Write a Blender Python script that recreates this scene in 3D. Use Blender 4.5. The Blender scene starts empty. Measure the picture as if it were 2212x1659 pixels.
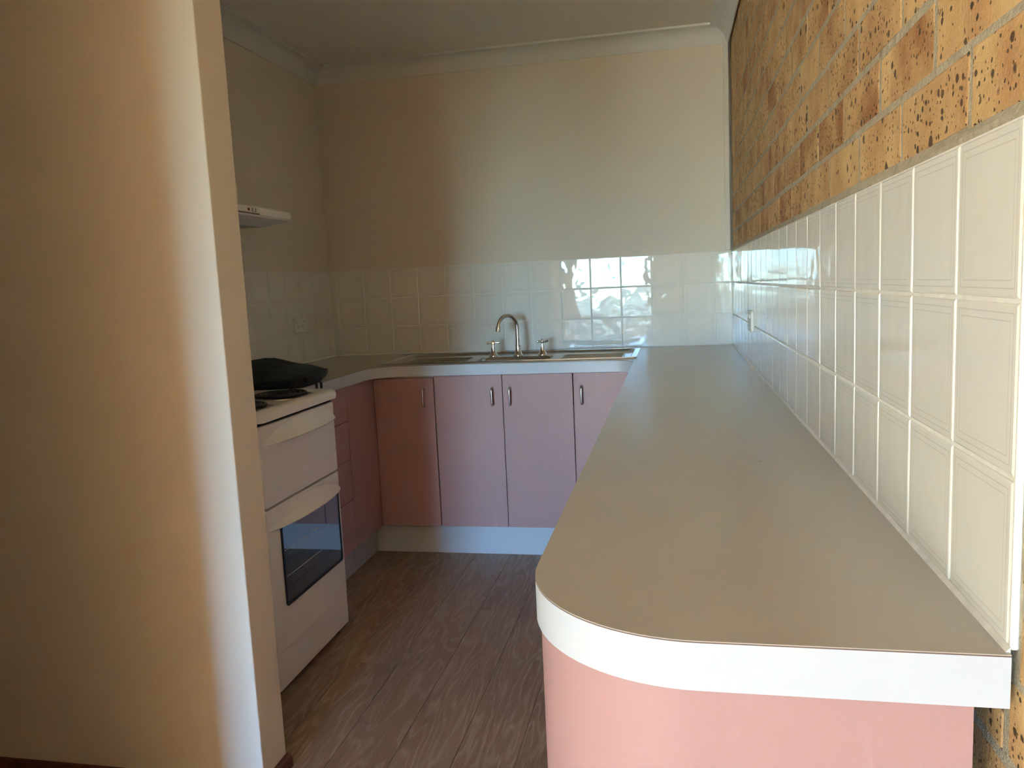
import bpy, bmesh, math, random
from mathutils import Vector, Matrix, Euler

random.seed(7)
S = bpy.context.scene
C = S.collection

# ------------------------------------------------------------------ camera
F_PX = 1694.7
cam_d = bpy.data.cameras.new('camera')
cam_d.sensor_fit = 'HORIZONTAL'
cam_d.sensor_width = 36.0
cam_d.lens = F_PX / 2212.0 * 36.0
cam_d.clip_start = 0.02
cam_d.clip_end = 300
cam = bpy.data.objects.new('camera', cam_d)
C.objects.link(cam)
YAW, PITCH, ROLL = 0.20665, -0.12460, 0.04655
R3 = (Matrix.Rotation(YAW, 3, 'Z') @ Matrix.Rotation(PITCH, 3, 'X') @ Matrix.Rotation(ROLL, 3, 'Y'))
right, fwd, up = R3.col[0], R3.col[1], R3.col[2]
M = Matrix((( right.x, up.x, -fwd.x, -0.2814),
            ( right.y, up.y, -fwd.y, 0.0),
            ( right.z, up.z, -fwd.z, 1.2366),
            (0, 0, 0, 1)))
cam.matrix_world = M
S.camera = cam

# ------------------------------------------------------------------ light
SKY_TINT = (0.45, 1.0, 2.2, 1)
SKY_STRENGTH = 0.66
EXPOSURE = 3.08
w = bpy.data.worlds.new('world')
S.world = w
w.use_nodes = True
nt = w.node_tree
nt.nodes.clear()
sky = nt.nodes.new('ShaderNodeTexSky')
sky.sky_type = 'NISHITA'
sky.sun_disc = False
sky.sun_elevation = math.radians(16)
sky.sun_rotation = math.radians(162)
sky.altitude = 100
sky.air_density = 1.0
sky.dust_density = 0.6
sky.ozone_density = 2.0
mulc = nt.nodes.new('ShaderNodeMix')
mulc.data_type = 'RGBA'
mulc.blend_type = 'MULTIPLY'
mulc.inputs[0].default_value = 1.0
nt.links.new(sky.outputs[0], mulc.inputs[6])
mulc.inputs[7].default_value = SKY_TINT
bg = nt.nodes.new('ShaderNodeBackground')
bg.inputs[1].default_value = SKY_STRENGTH
wo = nt.nodes.new('ShaderNodeOutputWorld')
nt.links.new(mulc.outputs[2], bg.inputs[0])
nt.links.new(bg.outputs[0], wo.inputs[0])

sun_d = bpy.data.lights.new('sun', 'SUN')
sun_d.energy = 41.0
sun_d.angle = math.radians(0.6)
sun_d.color = (0.84, 1.0, 1.06)
sun = bpy.data.objects.new('sun', sun_d)
sun.location = (6, -22, 6)
sun.rotation_euler = Vector((-1.0, 2.2, -0.5)).to_track_quat('-Z', 'Y').to_euler()
C.objects.link(sun)

S.view_settings.view_transform = 'Standard'
S.view_settings.look = 'None'
S.view_settings.gamma = 1.0
S.view_settings.use_curve_mapping = False
S.view_settings.exposure = EXPOSURE
S.cycles.max_bounces = 8
S.cycles.diffuse_bounces = 5
S.cycles.glossy_bounces = 3
S.cycles.adaptive_threshold = 0.02
S.cycles.caustics_reflective = False
S.cycles.caustics_refractive = False

# ------------------------------------------------------------------ sizes of the place
D = 3.997           # back wall tile face (y)
XL = -2.094         # left wall tile face (x)
TP = 0.152          # tile pitch
ZC = 0.90           # worktop height
HC = 2.40           # ceiling
YE = 0.7252         # near end of the tiles on the brick wall
NIBX, NIBY0, NIBY1 = -1.3104, 1.656, 1.7727
YW = -7.0           # rear wall (sliding door)
XW = -2.9           # far left wall of dining room
HALLY = 0.97        # hall side of the unseen wing wall added as light blocker

# ------------------------------------------------------------------ materials
MATS = {}


def newmat(name):
    m = bpy.data.materials.new(name)
    m.use_nodes = True
    t = m.node_tree
    b = t.nodes['Principled BSDF']
    MATS[name] = m
    return m, t, b


def N(t, kind, **kw):
    n = t.nodes.new(kind)
    for k, v in kw.items():
        setattr(n, k, v)
    return n


def L(t, a, b):
    t.links.new(a, b)


def math_n(t, op, a, b=None, c=None):
    n = N(t, 'ShaderNodeMath', operation=op)
    for i, v in enumerate((a, b, c)):
        if v is None:
            continue
        if isinstance(v, (int, float)):
            n.inputs[i].default_value = v
        else:
            L(t, v, n.inputs[i])
    return n.outputs[0]


def mixc(t, f, a, b, mode='MIX'):
    n = N(t, 'ShaderNodeMix', data_type='RGBA', blend_type=mode)
    for i, v in ((0, f), (6, a), (7, b)):
        if isinstance(v, (int, float)):
            n.inputs[i].default_value = v
        elif isinstance(v, tuple):
            n.inputs[i].default_value = (v[0], v[1], v[2], 1)
        else:
            L(t, v, n.inputs[i])
    return n.outputs[2]


def ramp(t, v, p0, p1):
    n = N(t, 'ShaderNodeMapRange')
    n.inputs[1].default_value = p0
    n.inputs[2].default_value = p1
    L(t, v, n.inputs[0])
    return n.outputs[0]


def coords(t, scale=(1, 1, 1), rnd=0.0):
    tc = N(t, 'ShaderNodeTexCoord')
    v = tc.outputs['Object']
    if rnd:
        oi = N(t, 'ShaderNodeObjectInfo')
        a = N(t, 'ShaderNodeVectorMath', operation='SCALE')
        a.inputs[0].default_value = (rnd, rnd * 0.77, rnd * 1.31)
        L(t, oi.outputs['Random'], a.inputs[3])
        s = N(t, 'ShaderNodeVectorMath', operation='ADD')
        L(t, v, s.inputs[0])
        L(t, a.outputs[0], s.inputs[1])
        v = s.outputs[0]
    m = N(t, 'ShaderNodeVectorMath', operation='MULTIPLY')
    L(t, v, m.inputs[0])
    m.inputs[1].default_value = scale
    return m.outputs[0]


def noise(t, vec, scale, detail=3, rough=0.55):
    n = N(t, 'ShaderNodeTexNoise')
    n.inputs['Scale'].default_value = scale
    n.inputs['Detail'].default_value = detail
    n.inputs['Roughness'].default_value = rough
    L(t, vec, n.inputs['Vector'])
    return n.outputs[0]


def bump(t, b, h, dist, strength=1.0):
    n = N(t, 'ShaderNodeBump')
    n.inputs['Strength'].default_value = strength
    n.inputs['Distance'].default_value = dist
    L(t, h, n.inputs['Height'])
    L(t, n.outputs[0], b.inputs['Normal'])


def flat(name, col, rough=0.5, metal=0.0, spec=0.5, var=0.04, scale=14, bmp=0.0, bscale=200):
    """A plain paint / plastic / metal with a little noise in it."""
    m, t, b = newmat(name)
    v = coords(t)
    n = noise(t, v, scale, 1)
    k = ramp(t, n, 0.3, 0.7)
    lo = tuple(c * (1 - var) for c in col)
    hi = tuple(min(1, c * (1 + var)) for c in col)
    L(t, mixc(t, k, lo, hi), b.inputs['Base Color'])
    b.inputs['Roughness'].default_value = rough
    b.inputs['Metallic'].default_value = metal
    b.inputs['Specular IOR Level'].default_value = spec
    if bmp:
        bump(t, b, noise(t, v, bscale, 3), bmp)
    return m


flat('wall_paint', (0.79, 0.705, 0.595), 0.75, spec=0.25, var=0.015, scale=3)
flat('ceiling_paint', (0.83, 0.78, 0.70), 0.85, spec=0.2, var=0.01)
flat('cornice_paint', (0.76, 0.75, 0.71), 0.7, spec=0.3, var=0.01)
flat('trim_paint', (0.74, 0.68, 0.60), 0.6, var=0.01)
flat('grout', (0.86, 0.83, 0.77), 0.8, var=0.05, scale=60)
flat('sealant', (0.82, 0.80, 0.75), 0.45, var=0.08, scale=40)
flat('white_laminate', (0.575, 0.595, 0.62), 0.38, var=0.01)
flat('laminate_core', (0.13, 0.075, 0.05), 0.6)
flat('carcass', (0.55, 0.48, 0.46), 0.6)
flat('dark_gap', (0.02, 0.017, 0.015), 0.8)
flat('enamel', (0.90, 0.87, 0.83), 0.28, var=0.01)
flat('hood_enamel', (0.86, 0.84, 0.79), 0.35, var=0.01)
flat('hood_filter', (0.16, 0.15, 0.14), 0.5, metal=0.6)
flat('black_rubber', (0.012, 0.011, 0.011), 0.6)
flat('coil', (0.022, 0.017, 0.015), 0.42, var=0.2, scale=50)
flat('chrome', (0.78, 0.77, 0.76), 0.07, metal=1.0, var=0.01)
flat('satin_metal', (0.62, 0.58, 0.57), 0.26, metal=1.0, var=0.03)
flat('drip_metal', (0.55, 0.50, 0.43), 0.3, metal=1.0, var=0.1)
flat('plastic_white', (0.80, 0.78, 0.72), 0.35, var=0.01)
flat('red_lamp', (0.22, 0.012, 0.01), 0.3)
flat('skirting_wood', (0.10, 0.028, 0.012), 0.35, var=0.3, scale=25)
flat('alu_frame', (0.55, 0.50, 0.45), 0.45, metal=0.2)
flat('bag_cloth', (0.010, 0.017, 0.024), 0.8, var=0.3, scale=180, bmp=0.0006, bscale=700)
flat('bag_panel', (0.020, 0.033, 0.045), 0.75, var=0.3, scale=180, bmp=0.0006, bscale=700)
flat('bag_pipe', (0.006, 0.007, 0.009), 0.7)
flat('zip_pull', (0.016, 0.006, 0.005), 0.5)
flat('fence_wood', (0.70, 0.44, 0.22), 0.8, var=0.25, scale=4)
flat('deck_wood', (0.36, 0.22, 0.11), 0.8, var=0.25, scale=4)
flat('grass_ground', (0.22, 0.24, 0.10), 0.9, var=0.3, scale=1.5)
flat('dining_floor', (0.46, 0.31, 0.19), 0.6, var=0.15, scale=3)


def mat_pink():
    m, t, b = newmat('pink_laminate')
    v = coords(t)
    n = ramp(t, noise(t, v, 3.5, 4), 0.3, 0.7)
    c = mixc(t, n, (0.465, 0.262, 0.245), (0.485, 0.28, 0.262))
    sc = coords(t, (9, 9, 3))
    s = ramp(t, noise(t, sc, 3.0, 6, 0.65), 0.60, 0.74)
    c = mixc(t, math_n(t, 'MULTIPLY', s, 0.10), c, (0.75, 0.60, 0.58))
    L(t, c, b.inputs['Base Color'])
    b.inputs['Roughness'].default_value = 0.42
    b.inputs['Specular IOR Level'].default_value = 0.45
    bump(t, b, noise(t, v, 420, 2), 0.00015)


mat_pink()


def mat_worktop():
    m, t, b = newmat('worktop_laminate')
    v = coords(t)
    n = ramp(t, noise(t, v, 2.2, 5), 0.3, 0.7)
    c = mixc(t, n, (0.48, 0.445, 0.395), (0.51, 0.475, 0.42))
    vo = N(t, 'ShaderNodeTexVoronoi')
    vo.inputs['Scale'].default_value = 9
    L(t, v, vo.inputs['Vector'])
    d = math_n(t, 'LESS_THAN', vo.outputs['Distance'], 0.016)
    c = mixc(t, math_n(t, 'MULTIPLY', d, 0.8), c, (0.05, 0.035, 0.02))
    L(t, c, b.inputs['Base Color'])
    b.inputs['Roughness'].default_value = 0.23
    b.inputs['Specular IOR Level'].default_value = 0.45
    bump(t, b, noise(t, v, 500, 2), 0.00006)


mat_worktop()


def mat_tile():
    m, t, b = newmat('glazed_tile')
    tc = N(t, 'ShaderNodeTexCoord')
    sp = N(t, 'ShaderNodeSeparateXYZ')
    L(t, tc.outputs['Object'], sp.inputs[0])
    ax = math_n(t, 'ABSOLUTE', sp.outputs[0])
    az = math_n(t, 'ABSOLUTE', sp.outputs[2])
    e = math_n(t, 'SUBTRACT', 0.075, math_n(t, 'MAXIMUM', ax, az))
    l1 = math_n(t, 'LESS_THAN', math_n(t, 'ABSOLUTE', math_n(t, 'SUBTRACT', e, 0.0095)), 0.0006)
    l2 = math_n(t, 'LESS_THAN', math_n(t, 'ABSOLUTE', math_n(t, 'SUBTRACT', e, 0.0165)), 0.0005)
    ln = math_n(t, 'MAXIMUM', l1, l2)
    oi = N(t, 'ShaderNodeObjectInfo')
    base = mixc(t, oi.outputs['Random'], (0.845, 0.812, 0.74), (0.87, 0.838, 0.77))
    col = mixc(t, math_n(t, 'MULTIPLY', ln, 0.42), base, (0.50, 0.475, 0.44))
    L(t, col, b.inputs['Base Color'])
    b.inputs['Roughness'].default_value = 0.035
    b.inputs['Specular IOR Level'].default_value = 0.34
    v = coords(t, (1, 1, 1), 37.0)
    h = noise(t, v, 15, 1.5, 0.45)
    bump(t, b, h, 0.0011)


mat_tile()


def mat_brick(name='brick_clay', wall=False):
    m, t, b = newmat(name)
    v = coords(t, (1, 1, 1), 0 if wall else 53.0)
    oi = N(t, 'ShaderNodeObjectInfo')
    n1 = ramp(t, noise(t, v, 9, 5, 0.6), 0.32, 0.68)
    c = mixc(t, n1, (0.58, 0.315, 0.135), (0.80, 0.54, 0.25))
    n2 = ramp(t, noise(t, v, 6.5, 4), 0.42, 0.62)
    dk = math_n(t, 'MULTIPLY', n2, ramp(t, oi.outputs['Random'], 0.20, 0.80) if not wall else 0.5)
    c = mixc(t, math_n(t, 'MULTIPLY', dk, 0.85), c, (0.34, 0.125, 0.042))
    # pale sandy grains
    g = ramp(t, noise(t, v, 260, 3, 0.7), 0.55, 0.75)
    c = mixc(t, math_n(t, 'MULTIPLY', g, 0.55), c, (0.86, 0.62, 0.33))
    # iron spots, a few big and many small
    hs = None
    for sc, thr, keep in ((30, 0.30, 0.62), (70, 0.40, 0.55), (170, 0.42, 0.62)):
        nv = N(t, 'ShaderNodeTexNoise')
        nv.inputs['Scale'].default_value = sc * 1.6
        L(t, v, nv.inputs['Vector'])
        ad = N(t, 'ShaderNodeVectorMath', operation='SCALE')
        L(t, nv.outputs[1], ad.inputs[0])
        ad.inputs[3].default_value = 0.35 / sc
        av = N(t, 'ShaderNodeVectorMath', operation='ADD')
        L(t, v, av.inputs[0])
        L(t, ad.outputs[0], av.inputs[1])
        vo = N(t, 'ShaderNodeTexVoronoi')
        vo.inputs['Scale'].default_value = sc
        L(t, av.outputs[0], vo.inputs['Vector'])
        sx = N(t, 'ShaderNodeSeparateColor')
        L(t, vo.outputs['Color'], sx.inputs[0])
        sel = math_n(t, 'GREATER_THAN', sx.outputs[0], keep)
        rad = math_n(t, 'MULTIPLY', sx.outputs[1], thr)
        near = math_n(t, 'SUBTRACT', rad, vo.outputs['Distance'])
        near = ramp(t, near, -0.02, 0.05)
        s = math_n(t, 'MULTIPLY', sel, near)
        hs = s if hs is None else math_n(t, 'MAXIMUM', hs, s)
    c = mixc(t, math_n(t, 'MULTIPLY', hs, 0.88), c, (0.050, 0.028, 0.020))
    L(t, c, b.inputs['Base Color'])
    b.inputs['Roughness'].default_value = 0.72
    b.inputs['Specular IOR Level'].default_value = 0.3
    h = math_n(t, 'SUBTRACT', noise(t, v, 150, 5, 0.7), math_n(t, 'MULTIPLY', hs, 0.5))
    bump(t, b, h, 0.0022)


mat_brick()


def mat_mortar():
    m, t, b = newmat('mortar')
    v = coords(t)
    n = ramp(t, noise(t, v, 55, 5, 0.65), 0.3, 0.7)
    c = mixc(t, n, (0.46, 0.385, 0.265), (0.64, 0.555, 0.405))
    n2 = ramp(t, noise(t, v, 21, 4, 0.6), 0.62, 0.72)
    c = mixc(t, math_n(t, 'MULTIPLY', n2, 0.6), c, (0.26, 0.20, 0.13))
    L(t, c, b.inputs['Base Color'])
    b.inputs['Roughness'].default_value = 0.9
    bump(t, b, noise(t, v, 75, 5, 0.75), 0.008)


mat_mortar()


def mat_brickwall():
    """Brickwork beyond the picture, behind the camera."""
    m, t, b = newmat('far_brickwork')
    tc = N(t, 'ShaderNodeTexCoord')
    sp = N(t, 'ShaderNodeSeparateXYZ')
    L(t, tc.outputs['Object'], sp.inputs[0])
    cb = N(t, 'ShaderNodeCombineXYZ')
    L(t, sp.outputs[1], cb.inputs[0])
    L(t, sp.outputs[2], cb.inputs[1])
    br = N(t, 'ShaderNodeTexBrick')
    br.inputs['Color1'].default_value = (0.58, 0.33, 0.14, 1)
    br.inputs['Color2'].default_value = (0.42, 0.19, 0.08, 1)
    br.inputs['Mortar'].default_value = (0.50, 0.42, 0.30, 1)
    br.inputs['Scale'].default_value = 1.0
    br.inputs['Mortar Size'].default_value = 0.005
    br.inputs['Brick Width'].default_value = 0.2365
    br.inputs['Row Height'].default_value = 0.0825
    L(t, cb.outputs[0], br.inputs['Vector'])
    L(t, br.outputs[0], b.inputs['Base Color'])
    b.inputs['Roughness'].default_value = 0.8


mat_brickwall()


def mat_plank():
    m, t, b = newmat('vinyl_plank')
    v = coords(t, (1, 1, 1), 41.0)
    oi = N(t, 'ShaderNodeObjectInfo')
    # growth rings: a distorted coordinate across the board
    w1 = N(t, 'ShaderNodeVectorMath', operation='MULTIPLY')
    L(t, v, w1.inputs[0])
    w1.inputs[1].default_value = (5.6, 0.85, 1)
    big = noise(t, w1.outputs[0], 1.6, 2.5, 0.5)
    w2 = N(t, 'ShaderNodeVectorMath', operation='MULTIPLY')
    L(t, v, w2.inputs[0])
    w2.inputs[1].default_value = (38, 4.5, 1)
    mid = noise(t, w2.outputs[0], 2.0, 3, 0.6)
    k = math_n(t, 'ADD', math_n(t, 'MULTIPLY', big, 13.0), math_n(t, 'MULTIPLY', mid, 0.8))
    ring = math_n(t, 'SINE', math_n(t, 'MULTIPLY', k, 6.2832))
    ring = ramp(t, ring, 0.1, 1.0)
    w3 = N(t, 'ShaderNodeVectorMath', operation='MULTIPLY')
    L(t, v, w3.inputs[0])
    w3.inputs[1].default_value = (260, 9, 1)
    fine = ramp(t, noise(t, w3.outputs[0], 1.0, 4, 0.65), 0.35, 0.68)
    w4 = N(t, 'ShaderNodeVectorMath', operation='MULTIPLY')
    L(t, v, w4.inputs[0])
    w4.inputs[1].default_value = (14, 2.2, 1)
    blotch = ramp(t, noise(t, w4.outputs[0], 1.0, 3), 0.3, 0.7)
    c = mixc(t, blotch, (0.29, 0.19, 0.118), (0.42, 0.30, 0.20))
    c = mixc(t, math_n(t, 'MULTIPLY', ring, 0.50), c, (0.58, 0.46, 0.34))
    c = mixc(t, math_n(t, 'MULTIPLY', fine, 0.6), c, (0.165, 0.105, 0.066))
    c = mixc(t, math_n(t, 'MULTIPLY', oi.outputs['Random'], 0.30), c, (0.48, 0.36, 0.26))
    L(t, c, b.inputs['Base Color'])
    b.inputs['Roughness'].default_value = 0.44
    b.inputs['Specular IOR Level'].default_value = 0.42
    bump(t, b, math_n(t, 'ADD', fine, ring), 0.00025)


mat_plank()


def mat_steel():
    m, t, b = newmat('sink_steel')
    v = coords(t, (6, 90, 90))
    n = ramp(t, noise(t, v, 4, 3), 0.3, 0.7)
    L(t, mixc(t, n, (0.52, 0.51, 0.49), (0.60, 0.59, 0.57)), b.inputs['Base Color'])
    b.inputs['Metallic'].default_value = 1.0
    b.inputs['Roughness'].default_value = 0.17
    bump(t, b, n, 0.00002)


mat_steel()


def mat_ovenglass():
    m, t, b = newmat('oven_glass')
    v = coords(t)
    n = noise(t, v, 5, 2)
    L(t, mixc(t, n, (0.012, 0.011, 0.012), (0.018, 0.016, 0.016)), b.inputs['Base Color'])
    b.inputs['Roughness'].default_value = 0.03
    b.inputs['Specular IOR Level'].default_value = 1.0
    b.inputs['IOR'].default_value = 1.9


mat_ovenglass()


def mat_pane():
    m, t, b = newmat('window_glass')
    out = t.nodes['Material Output']
    tr = N(t, 'ShaderNodeBsdfTransparent')
    tr.inputs[0].default_value = (0.93, 0.95, 0.95, 1)
    gl = N(t, 'ShaderNodeBsdfGlossy')
    gl.inputs['Roughness'].default_value = 0.02
    fr = N(t, 'ShaderNodeFresnel')
    fr.inputs[0].default_value = 1.45
    mx = N(t, 'ShaderNodeMixShader')
    L(t, fr.outputs[0], mx.inputs[0])
    L(t, tr.outputs[0], mx.inputs[1])
    L(t, gl.outputs[0], mx.inputs[2])
    L(t, mx.outputs[0], out.inputs[0])
    t.nodes.remove(b)


mat_pane()

# ------------------------------------------------------------------ mesh helpers


def mat(name):
    return MATS[name]


def link(o, parent=None):
    C.objects.link(o)
    if parent is not None:
        o.parent = parent
    return o


def world_origin(o):
    v = Vector((0, 0, 0))
    while o is not None:
        v += o.location
        o = o.parent
    return v


def obj(name, bm, m, parent=None, loc=None, smooth=False, angle=35):
    """bm holds world coordinates; the object's origin goes to loc (world) or to the parent's origin."""
    po = world_origin(parent) if parent is not None else Vector((0, 0, 0))
    org = Vector(loc) if loc is not None else po
    bmesh.ops.translate(bm, verts=bm.verts, vec=-org)
    bmesh.ops.recalc_face_normals(bm, faces=bm.faces)
    me = bpy.data.meshes.new(name)
    bm.to_mesh(me)
    bm.free()
    me.materials.append(mat(m))
    if smooth:
        for p in me.polygons:
            p.use_smooth = True
        try:
            me.set_sharp_from_angle(angle=math.radians(angle))
        except Exception:
            pass
    o = bpy.data.objects.new(name, me)
    o.location = org - po
    return link(o, parent)


def thing(name, label, cat, loc=(0, 0, 0), group=None):
    o = bpy.data.objects.new(name, None)
    o.empty_display_size = 0.1
    o.location = loc
    C.objects.link(o)
    o['label'] = label
    o['category'] = cat
    if group:
        o['group'] = group
    return o


def tag(o, label, cat, group=None):
    o['label'] = label
    o['category'] = cat
    if group:
        o['group'] = group
    return o


def struct(o, label=None):
    o['kind'] = 'structure'
    if label:
        o['label'] = label
    return o


def box(bm, x0, x1, y0, y1, z0, z1, bev=0.0, seg=1):
    vs = [bm.verts.new((x, y, z)) for x in (x0, x1) for y in (y0, y1) for z in (z0, z1)]
    fs = []
    for q in ((0, 1, 3, 2), (4, 6, 7, 5), (0, 4, 5, 1), (2, 3, 7, 6), (0, 2, 6, 4), (1, 5, 7, 3)):
        fs.append(bm.faces.new([vs[i] for i in q]))
    if bev > 0:
        es = set(e for f in fs for e in f.edges)
        bmesh.ops.bevel(bm, geom=list(es), offset=bev, segments=seg, affect='EDGES', profile=0.5)
    return bm


def bx(*a, **k):
    return box(bmesh.new(), *a, **k)


def ring(bm, pts):
    return [bm.verts.new(p) for p in pts]


def skin(bm, rings, closed=True, caps=True):
    for a, b in zip(rings, rings[1:]):
        n = len(a)
        for i in range(n if closed else n - 1):
            j = (i + 1) % n
            bm.faces.new((a[i], a[j], b[j], b[i]))
    if caps:
        bm.faces.new(list(reversed(rings[0])))
        bm.faces.new(rings[-1])


def prism(bm, pts, axis, a, b):
    """closed polygon pts (2D) extruded along an axis from a to b."""
    def P(p, s):
        if axis == 'x':
            return (s, p[0], p[1])
        if axis == 'y':
            return (p[0], s, p[1])
        return (p[0], p[1], s)
    r0 = ring(bm, [P(p, a) for p in pts])
    r1 = ring(bm, [P(p, b) for p in pts])
    skin(bm, [r0, r1])
    return bm


def tube(bm, path, rad, seg=10, caps=True):
    path = [Vector(p) for p in path]
    n = len(path)
    rr = rad if isinstance(rad, (list, tuple)) else [rad] * n
    t0 = (path[1] - path[0]).normalized()
    ref = Vector((0, 0, 1)) if abs(t0.z) < 0.9 else Vector((1, 0, 0))
    u = t0.cross(ref).normalized()
    rings = []
    for i, p in enumerate(path):
        t = (path[min(i + 1, n - 1)] - path[max(i - 1, 0)]).normalized()
        u = (u - t * u.dot(t)).normalized()
        v = t.cross(u)
        rings.append(ring(bm, [p + (u * math.cos(2 * math.pi * k / seg) + v * math.sin(2 * math.pi * k / seg)) * rr[i] for k in range(seg)]))
    skin(bm, rings, True, caps)
    return bm


def lathe(bm, prof, c, seg=24, axis='z', cap=True):
    rings = []
    for r, h in prof:
        pts = []
        for k in range(seg):
            a = 2 * math.pi * k / seg
            p = (math.cos(a) * r, math.sin(a) * r)
            if axis == 'z':
                pts.append((c[0] + p[0], c[1] + p[1], c[2] + h))
            elif axis == 'x':
                pts.append((c[0] + h, c[1] + p[0], c[2] + p[1]))
            else:
                pts.append((c[0] + p[0], c[1] + h, c[2] + p[1]))
        rings.append(ring(bm, pts))
    skin(bm, rings, True, cap)
    return bm


def arc(cx, cy, r, a0, a1, n=10):
    return [(cx + r * math.cos(math.radians(a0 + (a1 - a0) * i / n)), cy + r * math.sin(math.radians(a0 + (a1 - a0) * i / n))) for i in range(n + 1)]


def rrect(x0, x1, y0, y1, r, n=5):
    return (arc(x1 - r, y1 - r, r, 0, 90, n) + arc(x0 + r, y1 - r, r, 90, 180, n) + arc(x0 + r, y0 + r, r, 180, 270, n) + arc(x1 - r, y0 + r, r, 270, 360, n))


# ================================================================== THE SETTING
# ---- walls
bm = bx(XL - 0.12, -0.004, D + 0.007, D + 0.13, 0, HC + 0.1)
box(bm, -0.004, 0.02, D + 0.05, D + 0.13, 0, HC + 0.1)
wall_back = struct(obj('wall_back', bm, 'wall_paint'),
                   'cream painted wall behind the sink with a tiled band')
wall_left = struct(obj('wall_left', bx(XL - 0.13, XL - 0.007, NIBY1 - 0.01, D + 0.007, 0, HC + 0.1), 'wall_paint'),
                   'cream painted wall behind the cooker')
bm = bx(XW - 0.12, NIBX, NIBY0, NIBY1, 0, HC + 0.1, bev=0.003, seg=2)
wall_entry = struct(obj('wall_entry', bm, 'wall_paint'), 'cream painted nib wall ending beside the cooker')
wall_right = struct(obj('wall_right', bx(0.0070, 0.16, -0.25, D + 0.13, 0, HC + 0.1), 'mortar'),
                    'speckled orange face brick wall with a tiled band above the worktop')
wr2 = obj('far_brickwork', bx(0.0062, 0.16, YW - 0.12, -0.25, 0, HC + 0.1), 'far_brickwork', wall_right)
wr2['kind'] = 'stuff'
# dining room and hall behind the camera
struct(obj('wall_blocker', bx(XW, -1.375, HALLY - 0.1, HALLY, 0, HC + 0.1), 'wall_paint'))  # unseen wing wall, added to keep window light off the nib wall
struct(obj('wall_dining', bx(XW - 0.12, XW, YW - 0.12, NIBY0, 0, HC + 0.1), 'wall_paint'))
WX0, WX1, WZ1 = -2.20, -0.68, 2.15
bm = bmesh.new()
box(bm, XW, WX0, YW - 0.12, YW, 0, HC + 0.1)
box(bm, WX1, 0.0125, YW - 0.12, YW, 0, HC + 0.1)
box(bm, WX0, WX1, YW - 0.12, YW, WZ1, HC + 0.1)
struct(obj('wall_rear', bm, 'wall_paint'))
ceiling = struct(obj('ceiling', bx(XW - 0.12, 0.16, YW - 0.12, D + 0.13, HC, HC + 0.12), 'ceiling_paint'),
                 'white plaster ceiling')

# ---- floor and planks
floor = struct(obj('floor', bx(XW - 0.12, 0.16, YW - 0.12, D + 0.13, -0.12, -0.003), 'dining_floor'),
               'floor of grey brown oak look planks')
PW = 0.166
plank_mesh = {}
joints = {-3: 3.30, -2: 2.62, -1: 2.983, 0: 2.341, 1: 3.213, 2: 2.815, 3: 2.425, 4: 3.05, 5: 2.7}
for k in range(-3, 6):
    x0 = -1.373 + PW * k
    y = joints[k] - 1.22 * 2
    ys = [-0.45]
    while y < 3.6:
        if y > -0.4:
            ys.append(y)
        y += 1.22
    ys.append(3.60)
    for a, b2 in zip(ys, ys[1:]):
        ln = round(b2 - a, 4)
        if ln < 0.03:
            continue
        if ln not in plank_mesh:
            bm = bx(-PW / 2 + 0.0006, PW / 2 - 0.0006, -ln / 2 + 0.0006, ln / 2 - 0.0006, -0.004, 0.0, bev=0.0007)
            o = obj('plank', bm, 'vinyl_plank', floor, loc=None)
            plank_mesh[ln] = o.data
        else:
            o = link(bpy.data.objects.new('plank', plank_mesh[ln]), floor)
        o.location = (x0 + PW / 2, (a + b2) / 2, 0)

# ---- cornices
prof = [(0.0, 0.0), (0.0, -0.078), (0.006, -0.078), (0.010, -0.070)] + \
       [(0.085 - 0.072 * math.cos(math.radians(a)), -0.076 + 0.066 * math.sin(math.radians(a))) for a in range(12, 90, 13)] + \
       [(0.080, -0.012), (0.088, -0.010), (0.088, 0.0)]
bm = bmesh.new()
prism(bm, [(D + 0.008 - u, HC + v) for u, v in prof], 'x', XL - 0.008, -0.006)
struct(obj('trim_1', bm, 'cornice_paint', smooth=True), 'white cove cornice above the sink wall')
bm = bmesh.new()
prism(bm, [(XL - 0.008 + u, HC + v) for u, v in prof], 'y', NIBY1, D + 0.008)
struct(obj('trim_2', bm, 'cornice_paint', smooth=True), 'white cove cornice above the cooker wall')
bm = bmesh.new()
prism(bm, [(-0.002 - u, HC + v) for u, v in prof], 'y', YW, D + 0.008)
struct(obj('trim_3', bm, 'cornice_paint', smooth=True), 'white cove cornice along the brick wall')
# cover strip in the corner of the sink wall and the brickwork
struct(obj('trim_4', bx(-0.030, -0.004, D - 0.005, D + 0.012, ZC + 3 * TP + 0.004, HC - 0.078, bev=0.003), 'trim_paint'),
       'narrow painted strip in the corner beside the brick')

# ---- skirting of the nib wall
sk = [(0, 0), (0.016, 0), (0.016, 0.022), (0.013, 0.031), (0.007, 0.036), (0, 0.036)]
bm = bmesh.new()
prism(bm, [(NIBY0 - u, v) for u, v in sk], 'x', XW, NIBX + 0.012)
prism(bm, [(NIBX + u, v) for u, v in sk], 'y', NIBY0 - 0.012, NIBY1 + 0.002)
struct(obj('baseboard_entry', bm, 'skirting_wood'), 'dark stained timber strip at the foot of the nib wall')

# ---- tiles
TT = 0.0065


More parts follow.
